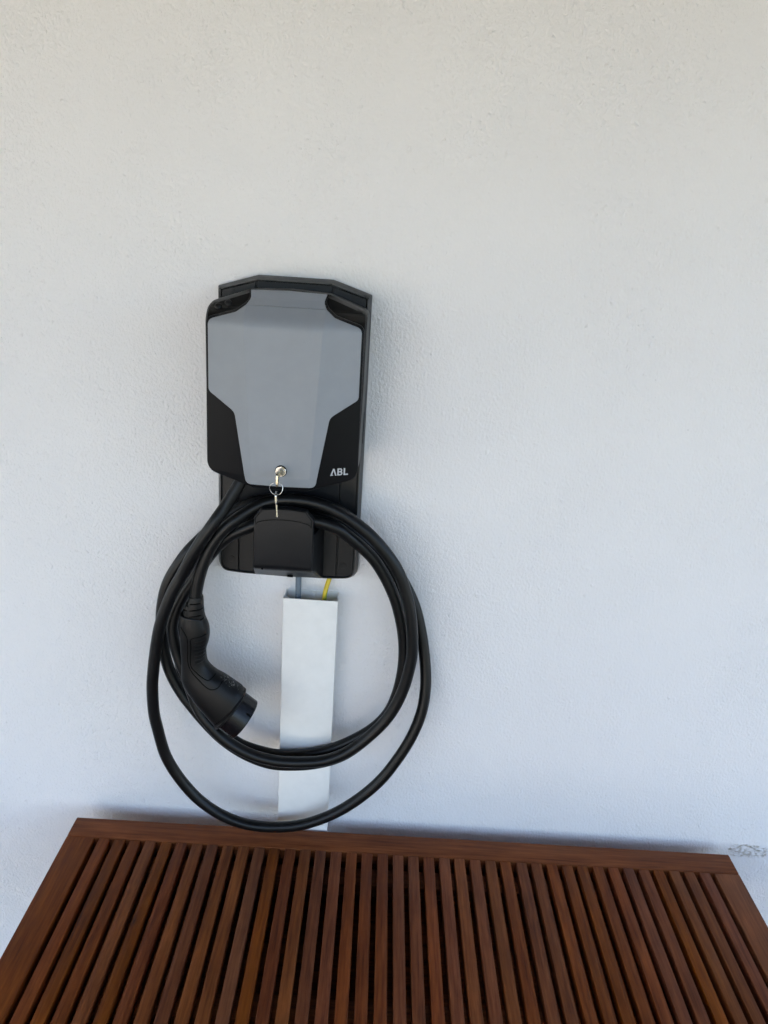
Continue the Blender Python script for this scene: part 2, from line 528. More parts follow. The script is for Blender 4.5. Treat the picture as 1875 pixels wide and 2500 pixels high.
# ------------------------------------------------------------------ measured paths, metres
CABLE = [(-0.0685, -0.085, 1.4661), (-0.0757, -0.09, 1.4499), (-0.0931, -0.098, 1.4195), (-0.1075, -0.107, 1.3969), (-0.1227, -0.11, 1.3729), (-0.1367, -0.109, 1.3501), (-0.1503, -0.106, 1.3245), (-0.1649, -0.101, 1.2952), (-0.1795, -0.1, 1.2674), (-0.1938, -0.099, 1.2325), (-0.2059, -0.097, 1.1959), (-0.2156, -0.094, 1.1485), (-0.2223, -0.092, 1.1015), (-0.2255, -0.09, 1.0679), (-0.2249, -0.088, 1.0143), (-0.2206, -0.086, 0.984), (-0.207, -0.083, 0.9194), (-0.1803, -0.08, 0.8648), (-0.1461, -0.078, 0.8205), (-0.1048, -0.076, 0.7886), (-0.0582, -0.075, 0.7706), (-0.0071, -0.075, 0.7685), (0.0437, -0.075, 0.7772), (0.0978, -0.073, 0.8017), (0.1424, -0.07, 0.834), (0.1861, -0.066, 0.8793), (0.2161, -0.062, 0.9259), (0.2414, -0.057, 0.9782), (0.256, -0.05, 1.0269), (0.2599, -0.043, 1.0702), (0.2575, -0.036, 1.1072), (0.2462, -0.026, 1.1693), (0.2296, -0.019, 1.2245), (0.2123, -0.017, 1.2594), (0.1902, -0.019, 1.2944), (0.1619, -0.026, 1.3341), (0.1281, -0.036, 1.3735), (0.092, -0.039, 1.4003), (0.0534, -0.04, 1.4141), (0.0117, -0.04, 1.4193), (-0.0297, -0.04, 1.4164), (-0.0642, -0.04, 1.4067), (-0.0939, -0.04, 1.3878), (-0.1225, -0.044, 1.3643), (-0.1458, -0.05, 1.3411), (-0.1656, -0.056, 1.3195), (-0.1837, -0.06, 1.2926), (-0.197, -0.061, 1.2684), (-0.2054, -0.061, 1.2461), (-0.2116, -0.061, 1.2159), (-0.2143, -0.061, 1.1847), (-0.2134, -0.061, 1.1419), (-0.2078, -0.061, 1.1076), (-0.1988, -0.062, 1.0788), (-0.1803, -0.064, 1.0432), (-0.1637, -0.066, 1.0208), (-0.1372, -0.068, 0.9876), (-0.1046, -0.07, 0.9543), (-0.0628, -0.071, 0.926), (-0.017, -0.071, 0.9096), (0.0287, -0.07, 0.9086), (0.0739, -0.066, 0.9145), (0.1149, -0.06, 0.9286), (0.1514, -0.053, 0.9561), (0.1834, -0.046, 0.993), (0.2036, -0.041, 1.0318), (0.2159, -0.038, 1.0716), (0.2219, -0.037, 1.1142), (0.2221, -0.037, 1.152), (0.2179, -0.038, 1.1893), (0.2108, -0.039, 1.2273), (0.1997, -0.04, 1.2612), (0.1848, -0.041, 1.2919), (0.1667, -0.043, 1.32), (0.1406, -0.048, 1.3467), (0.1117, -0.054, 1.3716), (0.0698, -0.061, 1.3948), (0.0286, -0.062, 1.401), (-0.0123, -0.062, 1.3989), (-0.0498, -0.062, 1.3883), (-0.0796, -0.06, 1.3695), (-0.106, -0.056, 1.3484), (-0.1306, -0.05, 1.3195), (-0.1515, -0.044, 1.285), (-0.1695, -0.04, 1.2469), (-0.1817, -0.038, 1.2052), (-0.1896, -0.037, 1.1553), (-0.1907, -0.037, 1.1053), (-0.184, -0.038, 1.0552), (-0.1672, -0.042, 1.0138), (-0.1399, -0.047, 0.9794), (-0.1086, -0.051, 0.955), (-0.0738, -0.053, 0.9338), (-0.0382, -0.054, 0.9227), (0.0034, -0.054, 0.917), (0.0463, -0.054, 0.9227), (0.0896, -0.054, 0.9359), (0.1313, -0.056, 0.9603), (0.1728, -0.058, 0.9953), (0.1956, -0.059, 1.029), (0.2071, -0.06, 1.0636), (0.2141, -0.06, 1.107), (0.2148, -0.06, 1.1543), (0.2092, -0.06, 1.1969), (0.1966, -0.061, 1.2442), (0.1839, -0.062, 1.2753), (0.1695, -0.063, 1.3022), (0.1504, -0.066, 1.3307), (0.1272, -0.071, 1.3549), (0.1072, -0.076, 1.3723), (0.0865, -0.082, 1.3884), (0.0659, -0.083, 1.3959), (0.0379, -0.084, 1.3994), (-0.0024, -0.084, 1.398), (-0.036, -0.084, 1.3907), (-0.0631, -0.083, 1.3777), (-0.0871, -0.081, 1.3636), (-0.112, -0.077, 1.3391), (-0.1338, -0.073, 1.3084), (-0.1531, -0.07, 1.2732), (-0.1705, -0.07, 1.245), (-0.1848, -0.072, 1.2137), (-0.1913, -0.074, 1.1866), (-0.1896, -0.075, 1.1593), (-0.1825, -0.076, 1.1279), (-0.1714, -0.078, 1.097), (-0.1592, -0.081, 1.0613), (-0.1437, -0.086, 1.0237), (-0.1239, -0.09, 0.9983), (-0.1007, -0.092, 0.9737), (-0.056, -0.093, 0.9462), (-0.0072, -0.093, 0.933), (0.0412, -0.091, 0.9316), (0.0812, -0.088, 0.936), (0.1171, -0.085, 0.9507), (0.154, -0.082, 0.9805), (0.1878, -0.081, 1.0215), (0.2056, -0.081, 1.0553), (0.2185, -0.081, 1.095), (0.2257, -0.081, 1.136), (0.228, -0.081, 1.1621), (0.2246, -0.081, 1.2075), (0.2177, -0.081, 1.2485), (0.2084, -0.081, 1.2802), (0.1978, -0.081, 1.3084), (0.1833, -0.081, 1.333), (0.1633, -0.081, 1.358), (0.1398, -0.081, 1.3816), (0.1059, -0.081, 1.4059), (0.0748, -0.081, 1.4215), (0.0442, -0.081, 1.43), (0.0165, -0.081, 1.432), (-0.0082, -0.081, 1.4303), (-0.0359, -0.083, 1.4217), (-0.0628, -0.089, 1.4063), (-0.0797, -0.095, 1.3938), (-0.0953, -0.097, 1.3792), (-0.1086, -0.098, 1.3621), (-0.1193, -0.099, 1.3437), (-0.1274, -0.1, 1.3239), (-0.1351, -0.1, 1.2994), (-0.1403, -0.1, 1.2762), (-0.1426, -0.1, 1.2595), (-0.1428, -0.1, 1.242)]
BOOT = [[(-0.1539, 1.2561), (-0.1314, 1.2577)], [(-0.1552, 1.2501), (-0.1305, 1.2525)], [(-0.1625, 1.2372), (-0.1304, 1.2395)], [(-0.1646, 1.2252), (-0.1294, 1.2264)], [(-0.1642, 1.2119), (-0.126, 1.212)], [(-0.1597, 1.1989), (-0.125, 1.1961)]]
HANDLE = [[(-0.17, 1.2235), (-0.1283, 1.2198)], [(-0.1716, 1.2141), (-0.1253, 1.2121)], [(-0.1714, 1.2034), (-0.1218, 1.201)], [(-0.171, 1.1874), (-0.121, 1.1856)], [(-0.1709, 1.1712), (-0.1234, 1.1712)], [(-0.1704, 1.1576), (-0.1269, 1.1594)], [(-0.17, 1.1398), (-0.127, 1.145)], [(-0.1697, 1.1219), (-0.1238, 1.1308)], [(-0.1699, 1.1009), (-0.1099, 1.1158)], [(-0.1656, 1.0844), (-0.094, 1.1065)], [(-0.1518, 1.0612), (-0.0781, 1.095)], [(-0.1329, 1.036), (-0.0657, 1.0853)], [(-0.1144, 1.0134), (-0.061, 1.0786)]]
HEAD = [[(-0.1134, 1.0123), (-0.0605, 1.0776)], [(-0.11, 1.0086), (-0.0589, 1.0738)], [(-0.1081, 1.0109), (-0.0626, 1.0721)], [(-0.0818, 0.99), (-0.0376, 1.0524)]]
SEAMS = [[(-0.1657, 1.2052), (-0.1553, 1.19), (-0.1539, 1.1714), (-0.1539, 1.1376), (-0.147, 1.1217), (-0.1351, 1.1087), (-0.1207, 1.0959), (-0.1122, 1.0931), (-0.1025, 1.0966), (-0.0964, 1.1047)], [(-0.1209, 1.1939), (-0.1339, 1.1903), (-0.1477, 1.1853), (-0.1481, 1.1719), (-0.1486, 1.1325), (-0.1385, 1.1209), (-0.1266, 1.1114), (-0.1193, 1.1085), (-0.1096, 1.1148)], [(-0.1616, 1.2278), (-0.1513, 1.2154), (-0.1408, 1.2096), (-0.1254, 1.2134)]]
RIBS = [[(-0.1436, 1.1816), (-0.1251, 1.1862)], [(-0.1435, 1.1746), (-0.1256, 1.1792)], [(-0.1434, 1.1676), (-0.1262, 1.1722)], [(-0.1433, 1.1606), (-0.1268, 1.1652)], [(-0.1432, 1.1536), (-0.1273, 1.1581)], [(-0.1431, 1.1466), (-0.1279, 1.1511)], [(-0.1431, 1.1395), (-0.1285, 1.144)]]
SLOTS = [[(-0.1499, 1.2465), (-0.1304, 1.2492)], [(-0.1507, 1.2354), (-0.1306, 1.2381)], [(-0.1509, 1.2242), (-0.129, 1.2278)], [(-0.1397, 1.2172), (-0.1267, 1.2214)], [(-0.1611, 1.2451), (-0.1558, 1.2461)], [(-0.1613, 1.2346), (-0.156, 1.235)]]
DUST = [(-0.1011, 1.1202), (-0.0636, 1.0917)]

# ------------------------------------------------------------------ the setting
def structure(name, lo, hi, mat):
    o = box(name, lo, hi, mat)
    return tag(o, kind='structure')

TERR = -3.4
wall = structure('wall', (-9.0, 0.0, -0.05), (9.0, 0.25, 2.95), M['wall'])
ground = from_py('ground', [(-400, -400, 0), (400, -400, 0), (400, 400, 0), (-400, 400, 0)], [(0, 1, 2, 3)], M['dark_grass'])  # unseen ground, given a made-up dark grass tone to cut bounced light
tag(ground, kind='structure')
added_terrace = structure('added_terrace', (-9.0, TERR, -0.10), (9.0, -0.0005, 0.006), M['floor'])  # unseen floor slab, added with a tone that shapes the bounced light
added_bounce_strip = from_py('added_bounce_strip', [(-3.9, -16.0, 0.010), (-0.9, -16.0, 0.010), (-0.9, TERR - 0.002, 0.010), (-3.9, TERR - 0.002, 0.010)], [(0, 1, 2, 3)], M['ground'])  # unseen pale strip, added to bounce warm sunlight from the front left
tag(added_bounce_strip, kind='structure')
ROOF_X, ROOF_R, ROOF_Y = -6.0, 2.4, -3.4
roof = structure('unseen_shade_roof', (ROOF_X, ROOF_Y, 2.72), (ROOF_R, -0.004, 2.86), M['roof'])  # unseen roof, added and sized to shade the wall and limit the sky

# ------------------------------------------------------------------ wooden slatted table
TZ = 0.74
table = empty('slatted_table', (0.0, -0.046, 0.0))
table.rotation_euler.z = 0.0079
tag(table, 'brown wooden slatted table standing against the white wall', 'table')

def local(name, lo, hi, mat, bevel, parent=None, me=None, smooth=35, loc=(0, 0, 0)):
    if me is None:
        bm = bmesh.new(); bm_box(bm, lo, hi, bevel, 2)
        bmesh.ops.recalc_face_normals(bm, faces=bm.faces[:])
        me = bpy.data.meshes.new(name); bm.to_mesh(me); bm.free(); finish(me, smooth)
        me.materials.append(mat)
    o = bpy.data.objects.new(name, me); COL.objects.link(o)
    o.parent = parent or table
    o.location = loc
    return o

TX0, TX1 = -0.396, 0.8862
G0, G1 = -0.3393, 0.8333          # centres of the first and the last gap
DEPTH, RAIL, THK = 0.72, 0.0509, 0.022
PITCH = (G1 - G0) / 40.0
GAP = 0.0094
local('back_rail', (TX0, -RAIL, TZ - 0.026), (TX1, 0.0, TZ), M['wood_x'], 0.0022)
local('front_rail', (TX0, -DEPTH, TZ - 0.026), (TX1, -DEPTH + RAIL, TZ), M['wood_x'], 0.0022)
for x0, x1 in ((TX0, G0 - GAP / 2), (G1 + GAP / 2, TX1)):
    local('side_rail', (x0, -DEPTH + RAIL + 0.0004, TZ - 0.026), (x1, -RAIL - 0.0004, TZ - 0.0005), M['wood_y'], 0.0016)
slat_me = None
SW = PITCH - GAP
SL = DEPTH - 2 * RAIL - 0.0008
for k in range(40):
    cx = G0 + PITCH * (k + 0.5)
    o = local('slat', (-SW / 2, -SL / 2, -THK), (SW / 2, SL / 2, 0), M['wood_y'], 0.0016, me=slat_me,
              loc=(cx + random.uniform(-0.0005, 0.0005), -DEPTH / 2, TZ - 0.0006 + random.uniform(-0.0006, 0.0004)))
    slat_me = o.data
    o.rotation_euler = (random.uniform(-0.0008, 0.0008), random.uniform(-0.012, 0.012), random.uniform(-0.0008, 0.0008))
# underneath: cross bars, aprons and legs
for y in (-0.085, -0.36, -0.635):
    local('cross_bar', (TX0 + 0.03, y - 0.02, TZ - THK - 0.030), (TX1 - 0.03, y + 0.02, TZ - THK - 0.0030), M['wood_x'], 0.001)
for y0, y1 in ((-0.034, -0.012), (-DEPTH + 0.012, -DEPTH + 0.034)):
    local('apron', (TX0 + 0.07, y0, TZ - 0.115), (TX1 - 0.07, y1, TZ - 0.027), M['wood_x'], 0.001)
for x0, x1 in ((TX0 + 0.012, TX0 + 0.034), (TX1 - 0.034, TX1 - 0.012)):
    local('apron', (x0, -DEPTH + 0.07, TZ - 0.115), (x1, -0.07, TZ - 0.027), M['wood_y'], 0.001)
# boards added under the slats, in two halves, to keep the gaps dark
for x0, x1 in ((TX0 + 0.05, 0.2440), (0.2462, TX1 - 0.05)):
    local('added_shade_board', (x0, -DEPTH + 0.05, TZ - 0.096), (x1, -0.05, TZ - 0.074), M['wood_x'], 0.001)
leg_me = None
for x in (TX0 + 0.04, TX1 - 0.04):
    for y in (-0.042, -DEPTH + 0.042):
        o = local('leg', (-0.026, -0.026, 0.0), (0.026, 0.026, TZ - 0.0275), M['wood_y'], 0.003, me=leg_me, loc=(x, y, 0))
        leg_me = o.data

# ------------------------------------------------------------------ white cable trunking
trunk = empty('cable_trunking', (0.0447, 0.0, 0.0))
tag(trunk, 'white plastic cable trunking running down the wall under the charger', 'cable duct')
DX0, DX1, DD, DT = -0.0045, 0.0930, 0.0414, 1.2353
W2 = 0.0020
bm = bmesh.new()
bm_box(bm, (DX0 + 0.0015, -0.0022, 0.002), (DX1 - 0.0015, -0.0002, DT))
bm_box(bm, (DX0 + 0.0012, -DD + 0.0060, 0.002), (DX0 + 0.0030, -0.0024, DT - 0.0008))
bm_box(bm, (DX1 - 0.0030, -DD + 0.0060, 0.002), (DX1 - 0.0012, -0.0024, DT - 0.0008))
# clip lips at the front of both side walls
bm_box(bm, (DX0 + 0.0032, -DD + 0.0062, 0.002), (DX0 + 0.0105, -DD + 0.0080, DT - 0.0012))
bm_box(bm, (DX1 - 0.0105, -DD + 0.0062, 0.002), (DX1 - 0.0032, -DD + 0.0080, DT - 0.0012))
bm_box(bm, (0.0440, -0.0070, 0.002), (0.0490, -0.0024, DT - 0.0010))
from_bm('base_channel', bm, M['pvc'], trunk)
# snap-on lid: a shallow channel with rounded front edges
outer = [(DX0, -DD + 0.013), (DX0, -DD + 0.0022), (DX0 + 0.0006, -DD + 0.0007), (DX0 + 0.0022, -DD),
         (DX1 - 0.0022, -DD), (DX1 - 0.0006, -DD + 0.0007), (DX1, -DD + 0.0022), (DX1, -DD + 0.013)]
inner = [(DX1 - 0.0011, -DD + 0.013), (DX1 - 0.0011, -DD + 0.0032), (DX1 - 0.0022, -DD + 0.0020),
         (DX0 + 0.0022, -DD + 0.0020), (DX0 + 0.0011, -DD + 0.0032), (DX0 + 0.0011, -DD + 0.013)]
prof = outer + inner
n = len(prof)
verts = [(x, y, 0.002) for x, y in prof] + [(x, y, DT) for x, y in prof]
faces = [(i, (i + 1) % n, n + (i + 1) % n, n + i) for i in range(n)]
tri = tessellate_polygon([[Vector((x, y, 0)) for x, y in prof]])
faces += [tuple(t) for t in tri] + [tuple(n + i for i in reversed(t)) for t in tri]
from_py('lid', verts, faces, M['pvc'], trunk, 40)

# ------------------------------------------------------------------ supply wires
supply = tube('supply_cable', catmull([(0.0195, -0.0185, 1.285), (0.0195, -0.0185, 1.275), (0.0196, -0.0185, 1.262), (0.0199, -0.0185, 1.235),
                                       (0.0200, -0.019, 1.19), (0.0198, -0.019, 1.10)], 8), 0.0053, M['grey_pvc'])
tag(supply, 'grey supply cable between the mounting plate and the trunking', 'cable')
earth = tube('earth_wire', catmull([(0.0752, -0.0085, 1.285), (0.0748, -0.0085, 1.276), (0.0742, -0.0095, 1.267), (0.0706, -0.0150, 1.2538),
                                    (0.0679, -0.0195, 1.2414), (0.0668, -0.0195, 1.2274), (0.0668, -0.0200, 1.19), (0.0665, -0.02, 1.12)], 8),
             0.0041, M['earth'])
tag(earth, 'thin yellow and green earth wire entering the top of the trunking', 'wire')

# ------------------------------------------------------------------ mounting plate with cable holder
plate = empty('mounting_plate', (0.0, 0.0, 1.265))
tag(plate, 'anthracite plastic mounting plate with cable holder, fixed to the wall behind the charger', 'mounting plate')
PO = mirror([(0.0, 1.2640, 0.0), (0.075, 1.2655, 0.05), (0.1235, 1.2690, 0.030), (0.1218, 1.7570, 0.003), (0.0590, 1.7765, 0.002)])
P0 = round_poly(PO, 10)
P1 = offset_poly(P0, 0.0022); P2 = offset_poly(P0, 0.0055); P3 = offset_poly(P0, 0.0065)
loft('rim', [lift(P0, -0.0004), lift(P0, -0.011), lift(P1, -0.016), lift(P2, -0.0245), lift(P3, -0.0245), lift(P3, -0.0165)],
     M['rim'], plate, 25)

def clip(poly, nx, nz, d):
    """keep the part of a polygon where nx*x + nz*z <= d."""
    out = []
    for i in range(len(poly)):
        a, b = poly[i], poly[(i + 1) % len(poly)]
        fa, fb = nx * a[0] + nz * a[1] - d, nx * b[0] + nz * b[1] - d
        if fa <= 0: out.append(a)
        if (fa < 0 < fb) or (fb < 0 < fa):
            t = fa / (fa - fb)
            out.append((a[0] + (b[0] - a[0]) * t, a[1] + (b[1] - a[1]) * t))
    return out

PI = offset_poly(P0, 0.0085)
def panel(name, poly, y):
    p1 = offset_poly(poly, 0.0007)
    return loft(name, [lift(poly, -0.0168), lift(poly, y + 0.0007), lift(p1, y)], M['plate'], plate, 25)
SPLIT = 1.60
for s in (-1, 1):
    up_ = clip(clip(PI, 0, -1, -SPLIT), s * -1, 0, -0.0612)
    lo_ = clip(clip(PI, 0, 1, SPLIT - 0.001), s * -1, 0, -0.0868)
    panel('side_panel', up_, -0.0222); panel('side_panel', lo_, -0.0222)
panel('centre_panel', clip(clip(clip(PI, 0, -1, -SPLIT), 1, 0, 0.0592), -1, 0, 0.0592), -0.0205)
panel('centre_panel', clip(clip(clip(PI, 0, 1, SPLIT - 0.001), 1, 0, 0.0850), -1, 0, 0.0850), -0.0212)
for x, z in ((-0.0985, 1.7505), (0.0975, 1.7505), (-0.098, 1.2960), (0.098, 1.2960)):
    cyl('screw_cap', (x, -0.0222, z), (0, -1, 0), 0.0058, 0.0010, M['plate'], plate, 24, 0.0004)
    cyl('screw_cap', (x, -0.0232, z), (0, -1, 0), 0.0034, 0.0004, M['plate'], plate, 20, 0.0002)

# cable holder: block with a raised lip in front, the coil hangs behind the lip
HX = 0.0022
def hring(hw, zb, zt, y, r=0.004, ch=0.0):
    return [(HX + x, y, z) for x, z in round_poly([(-hw, zb, r), (hw, zb, r), (hw, zt, r), (-hw, zt, r)], 6)]
rings = [hring(0.0600, 1.2690, 1.3800, -0.0215, 0.003), hring(0.0570, 1.2790, 1.3800, -0.0400, 0.003), hring(0.0520, 1.3060, 1.3800, -0.0850, 0.003),
         hring(0.0490, 1.3120, 1.3800, -0.0965, 0.003)]
holder = loft('cable_holder', rings, M['plate'], plate, 28)
lip = round_poly([(HX - 0.0488, 1.3125, 0.003), (HX + 0.0488, 1.3125, 0.003), (HX + 0.0488, 1.4075, 0.004),
                  (HX + 0.0365, 1.4230, 0.004), (HX + 0.012, 1.4256, 0.02), (HX - 0.012, 1.4256, 0.02), (HX - 0.0365, 1.4230, 0.004), (HX - 0.0488, 1.4075, 0.004)], 6)
def lip_ring(d, y, dz):
    # the lower front edge of the lip is rounded with a larger radius than its sides
    return [(x, y, z + (dz if z < 1.33 else 0.0)) for x, z in offset_poly(lip, d)]
loft('holder_lip', [lip_ring(0.0003, -0.0940, 0.0), lip_ring(0.0, -0.0962, 0.0), lip_ring(0.0001, -0.0995, 0.0012), lip_ring(0.0003, -0.1025, 0.0034), lip_ring(0.0008, -0.1048, 0.0068), lip_ring(0.0017, -0.1062, 0.0110)], M['plate'], holder, 28)
arc = [(HX + 0.0445 * math.cos(math.pi * k / 16) * 1.0, 1.3958 + 0.0098 * math.sin(math.pi * k / 16)) for k in range(17)]
inl = arc + [(HX - 0.0447, 1.4062), (HX - 0.0342, 1.4202), (HX - 0.012, 1.4226), (HX + 0.012, 1.4226), (HX + 0.0342, 1.4202), (HX + 0.0447, 1.4062)]
gro = offset_poly(inl, -0.0012)
loft('label_joint', [lift(gro, -0.1040), lift(gro, -0.10635)], M['groove'], holder, None)
loft('label_field', [lift(inl, -0.1042), lift(inl, -0.1064), lift(offset_poly(inl, 0.0004), -0.1068)], M['plate'], holder, 28)
# lower front of the block closes over a rounded edge, a small knock-out beside the cable entry
cyl('knock_out', (HX - 0.034, -0.1035, 1.3165), (0, -1, 0), 0.0016, 0.0012, M['groove'], holder, 12)
box('cable_entry', (0.003, -0.0475, 1.2790), (0.0125, -0.0380, 1.2835), M['groove'], holder)

# ------------------------------------------------------------------ the charger
charger = empty('ev_charger', (0.0, -0.024, 1.465))
tag(charger, 'grey and black electric car wall charger with a key in its lock', 'car charger')

def xf(z):
    return 0.0443 + (z - 1.474) * (0.0585 - 0.0443) / (1.730 - 1.474)

def yf(x, z):
    y = -0.142
    y += max(0.0, abs(x) - xf(z)) * 0.30
    t = max(0.0, z - 1.708)
    r, k = 0.020, 1.40
    y += k * t * t / (2 * r) if t < r else k * (t - r / 2)
    t2 = max(0.0, 1.486 - z)
    y += 0.25 * t2
    return y

def surf(name, outline, off, back, mat, parent, cham=0.0008, bulge=None, sharp=30, facets=True):
    """plate over the faceted front: front face follows yf + off, walls run back to `back`
    (a number = flat back at that y, or a tuple (d,) = constant thickness d)."""
    bm = bmesh.new()
    vs = [bm.verts.new((x, 0.0, z)) for x, z in outline]
    bm.faces.new(vs)
    cuts = [((0, 0, z), (0, 0, 1)) for z in [1.486] + [1.708 + 0.0026 * i for i in range(20)]]
    if facets:
        for s in (-1, 1):
            d = Vector((s * (xf(1.73) - xf(1.474)), 0, 0.256)).normalized()
            cuts.append(((s * xf(1.474), 0, 1.474), (d.z, 0, -d.x)))
    crease = []
    for i, (co, no) in enumerate(cuts):
        g = bmesh.ops.bisect_plane(bm, geom=bm.verts[:] + bm.edges[:] + bm.faces[:], plane_co=co, plane_no=no, dist=1e-6)
    front = bm.faces[:]
    # ordered boundary
    bnd = [e for e in bm.edges if len(e.link_faces) == 1]
    nxt = {}
    for e in bnd:
        for l in e.link_loops:
            nxt[l.vert] = l.link_loop_next.vert
    start = bnd[0].link_loops[0].vert
    loop = [start]
    while True:
        v = nxt[loop[-1]]
        if v is start: break
        loop.append(v)
    poly = [(v.co.x, v.co.z) for v in loop]
    inn = offset_poly(poly, cham)
    ring1 = []
    for v, (x, z), (xi, zi) in zip(loop, poly, inn):
        ring1.append(bm.verts.new((x, yf(x, z) + off + cham, z)))
        v.co.x, v.co.z = xi, zi
    for f in front:
        for v in f.verts:
            v.co.y = yf(v.co.x, v.co.z) + off
    rings = [loop, ring1]
    if isinstance(back, tuple):
        rings.append([bm.verts.new((x, yf(x, z) + off + back[0], z)) for x, z in poly])
    else:
        for y, grow in (bulge or []):
            pp = offset_poly(poly, -grow)
            rings.append([bm.verts.new((x, max(y, yf(x0, z0) + off + cham + 0.0012) if y < back else y, z))
                          for (x, z), (x0, z0) in zip(pp, poly)])
        rings.append([bm.verts.new((x, back, z)) for x, z in poly])
    m = len(loop)
    for a, b in zip(rings[:-1], rings[1:]):
        for i in range(m):
            j = (i + 1) % m
            bm.faces.new((a[i], b[i], b[j], a[j]))
    bm.faces.new(rings[-1])
    o = from_bm(name, bm, mat, parent, sharp)
    # the two facet lines stay crisp
    me = o.data
    if facets:
        sh = me.attributes.get('sharp_edge') or me.attributes.new('sharp_edge', 'BOOLEAN', 'EDGE')
        for e in me.edges:
            a, b = me.vertices[e.vertices[0]].co, me.vertices[e.vertices[1]].co
            if abs(abs(a.x) - xf(a.z)) < 2e-5 and abs(abs(b.x) - xf(b.z)) < 2e-5 and abs(a.y - yf(a.x, a.z) - off) < 1e-5:
                sh.data[e.index].value = True
    return o

HO = round_poly(mirror([(0.0, 1.4660, 0.0), (0.040, 1.4664, 0.05), (0.1162, 1.4868, 0.022), (0.1190, 1.6200, 0.0),
                        (0.1192, 1.7360, 0.012), (0.0600, 1.7570, 0.01), (0.0, 1.7600, 0.0)]), 8)
housing = surf('housing', HO, 0.0085, -0.0255, M['housing'], charger, 0.0030,
               bulge=[(-0.075, 0.0016), (-0.045, 0.0016)], sharp=32, facets=False)
BO = round_poly(mirror([(0.0, 1.4648, 0.0), (0.040, 1.4652, 0.05), (0.1176, 1.4858, 0.022), (0.1163, 1.7188, 0.013),
                        (0.0738, 1.7317, 0.014), (0.0616, 1.7412, 0.010), (0.0566, 1.7486, 0.009), (0.0600, 1.7592, 0.0008), (0.0, 1.7606, 0.0)]), 10)
surf('front_cover', BO, 0.0016, (0.0085,), M['black'], charger, 0.0010)
GO = round_poly(mirror([(0.0, 1.4708, 0.0), (0.0535, 1.4722, 0.0095), (0.0718, 1.5832, 0.016), (0.1132, 1.6112, 0.010), (0.1128, 1.7160, 0.011),
                        (0.0720, 1.7288, 0.014), (0.0590, 1.7390, 0.010), (0.0538, 1.7480, 0.009), (0.0572, 1.7588, 0.0008), (0.0, 1.7602, 0.0)]), 10)
surf('grey_panel', GO, 0.0, (0.004,), M['grey'], charger, 0.0007)

# two round bumps in the left grip
for x, z in ((-0.1030, 1.7330), (-0.0885, 1.7385)):
    y = yf(x, z) + 0.0085
    rings = []
    nrm = Vector((0, -1, 0.9)).normalized()
    u = Vector((1, 0, 0)); v = nrm.cross(u)
    for k in range(6):
        a = k / 5 * math.pi / 2
        rr = 0.0052 * math.cos(a) + 0.0002
        c = Vector((x, y + 0.0006, z)) + nrm * (0.0030 * math.sin(a))
        rings.append([tuple(c + (u * math.cos(2 * math.pi * i / 20) + v * math.sin(2 * math.pi * i / 20)) * rr) for i in range(20)])
    loft('indicator_lens', rings, M['housing'], charger, 60)
# dark slot in the right flank
sl = [(0.1206, -0.064 + 0.0055 * math.cos(2 * math.pi * k / 20), 1.555 + 0.026 * math.sin(2 * math.pi * k / 20)) for k in range(20)]
loft('side_slot', [sl, [(0.1212, y, z) for _, y, z in sl]], M['groove'], charger, None)

# lettering on the right black field
def letter(name, loops):
    def pt(p):
        # letter box 0..10 high, sheared upright; lies 0.25 mm proud of the cover
        x = 0.0757 + p[0] * 0.00112; z = 1.4917 + p[1] * 0.00112 + (x - 0.0757) * 0.055
        return x, z
    flat = [pt(p) for l in loops for p in l]
    tri = tessellate_polygon([[Vector((*pt(p), 0)) for p in l] for l in loops])
    def yy(x, z): return yf(x, z) + 0.0016
    nn = len(flat)
    verts = [(x, yy(x, z) - 0.00030, z) for x, z in flat] + [(x, yy(x, z) + 0.0002, z) for x, z in flat]
    faces = [tuple(t) for t in tri] + [tuple(nn + i for i in t) for t in tri]
    k = 0
    for l in loops:
        for i in range(len(l)):
            a, b = k + i, k + (i + 1) % len(l)
            faces.append((a, b, nn + b, nn + a))
        k += len(l)
    return from_py(name, verts, faces, M['print'], lettering)
lettering = empty('lettering', (0, 0, 0))
lettering.parent = charger
lettering.location = -Vector(charger.location)
tag(lettering, 'pale grey letters ABL')
letter('letter', [[(0, 0), (1.9, 0), (4.55, 7.3), (6.7, 0), (8.6, 0), (5.5, 10), (3.6, 10)]])
letter('letter', [[(3.15 + 0.85 * math.cos(2 * math.pi * k / 12), 0.85 + 0.85 * math.sin(2 * math.pi * k / 12)) for k in range(12)]])
letter('letter', [[(9.6, 0), (14.2, 0), (15.8, 0.7), (16.5, 2.2), (16.4, 3.9), (15.5, 5.2), (16.1, 6.4), (16.1, 8.0), (15.4, 9.4), (14.0, 10), (9.6, 10)],
                  [(11.5, 1.7), (11.5, 4.3), (13.8, 4.3), (14.5, 3.7), (14.6, 2.6), (14.0, 1.8), (13.4, 1.7)],
                  [(11.5, 6.0), (11.5, 8.4), (13.5, 8.4), (14.2, 8.0), (14.3, 6.9), (13.8, 6.1), (13.2, 6.0)]])
letter('letter', [[(18.0, 0), (24.0, 0), (24.0, 1.8), (20.0, 1.8), (20.0, 10), (18.0, 10)]])

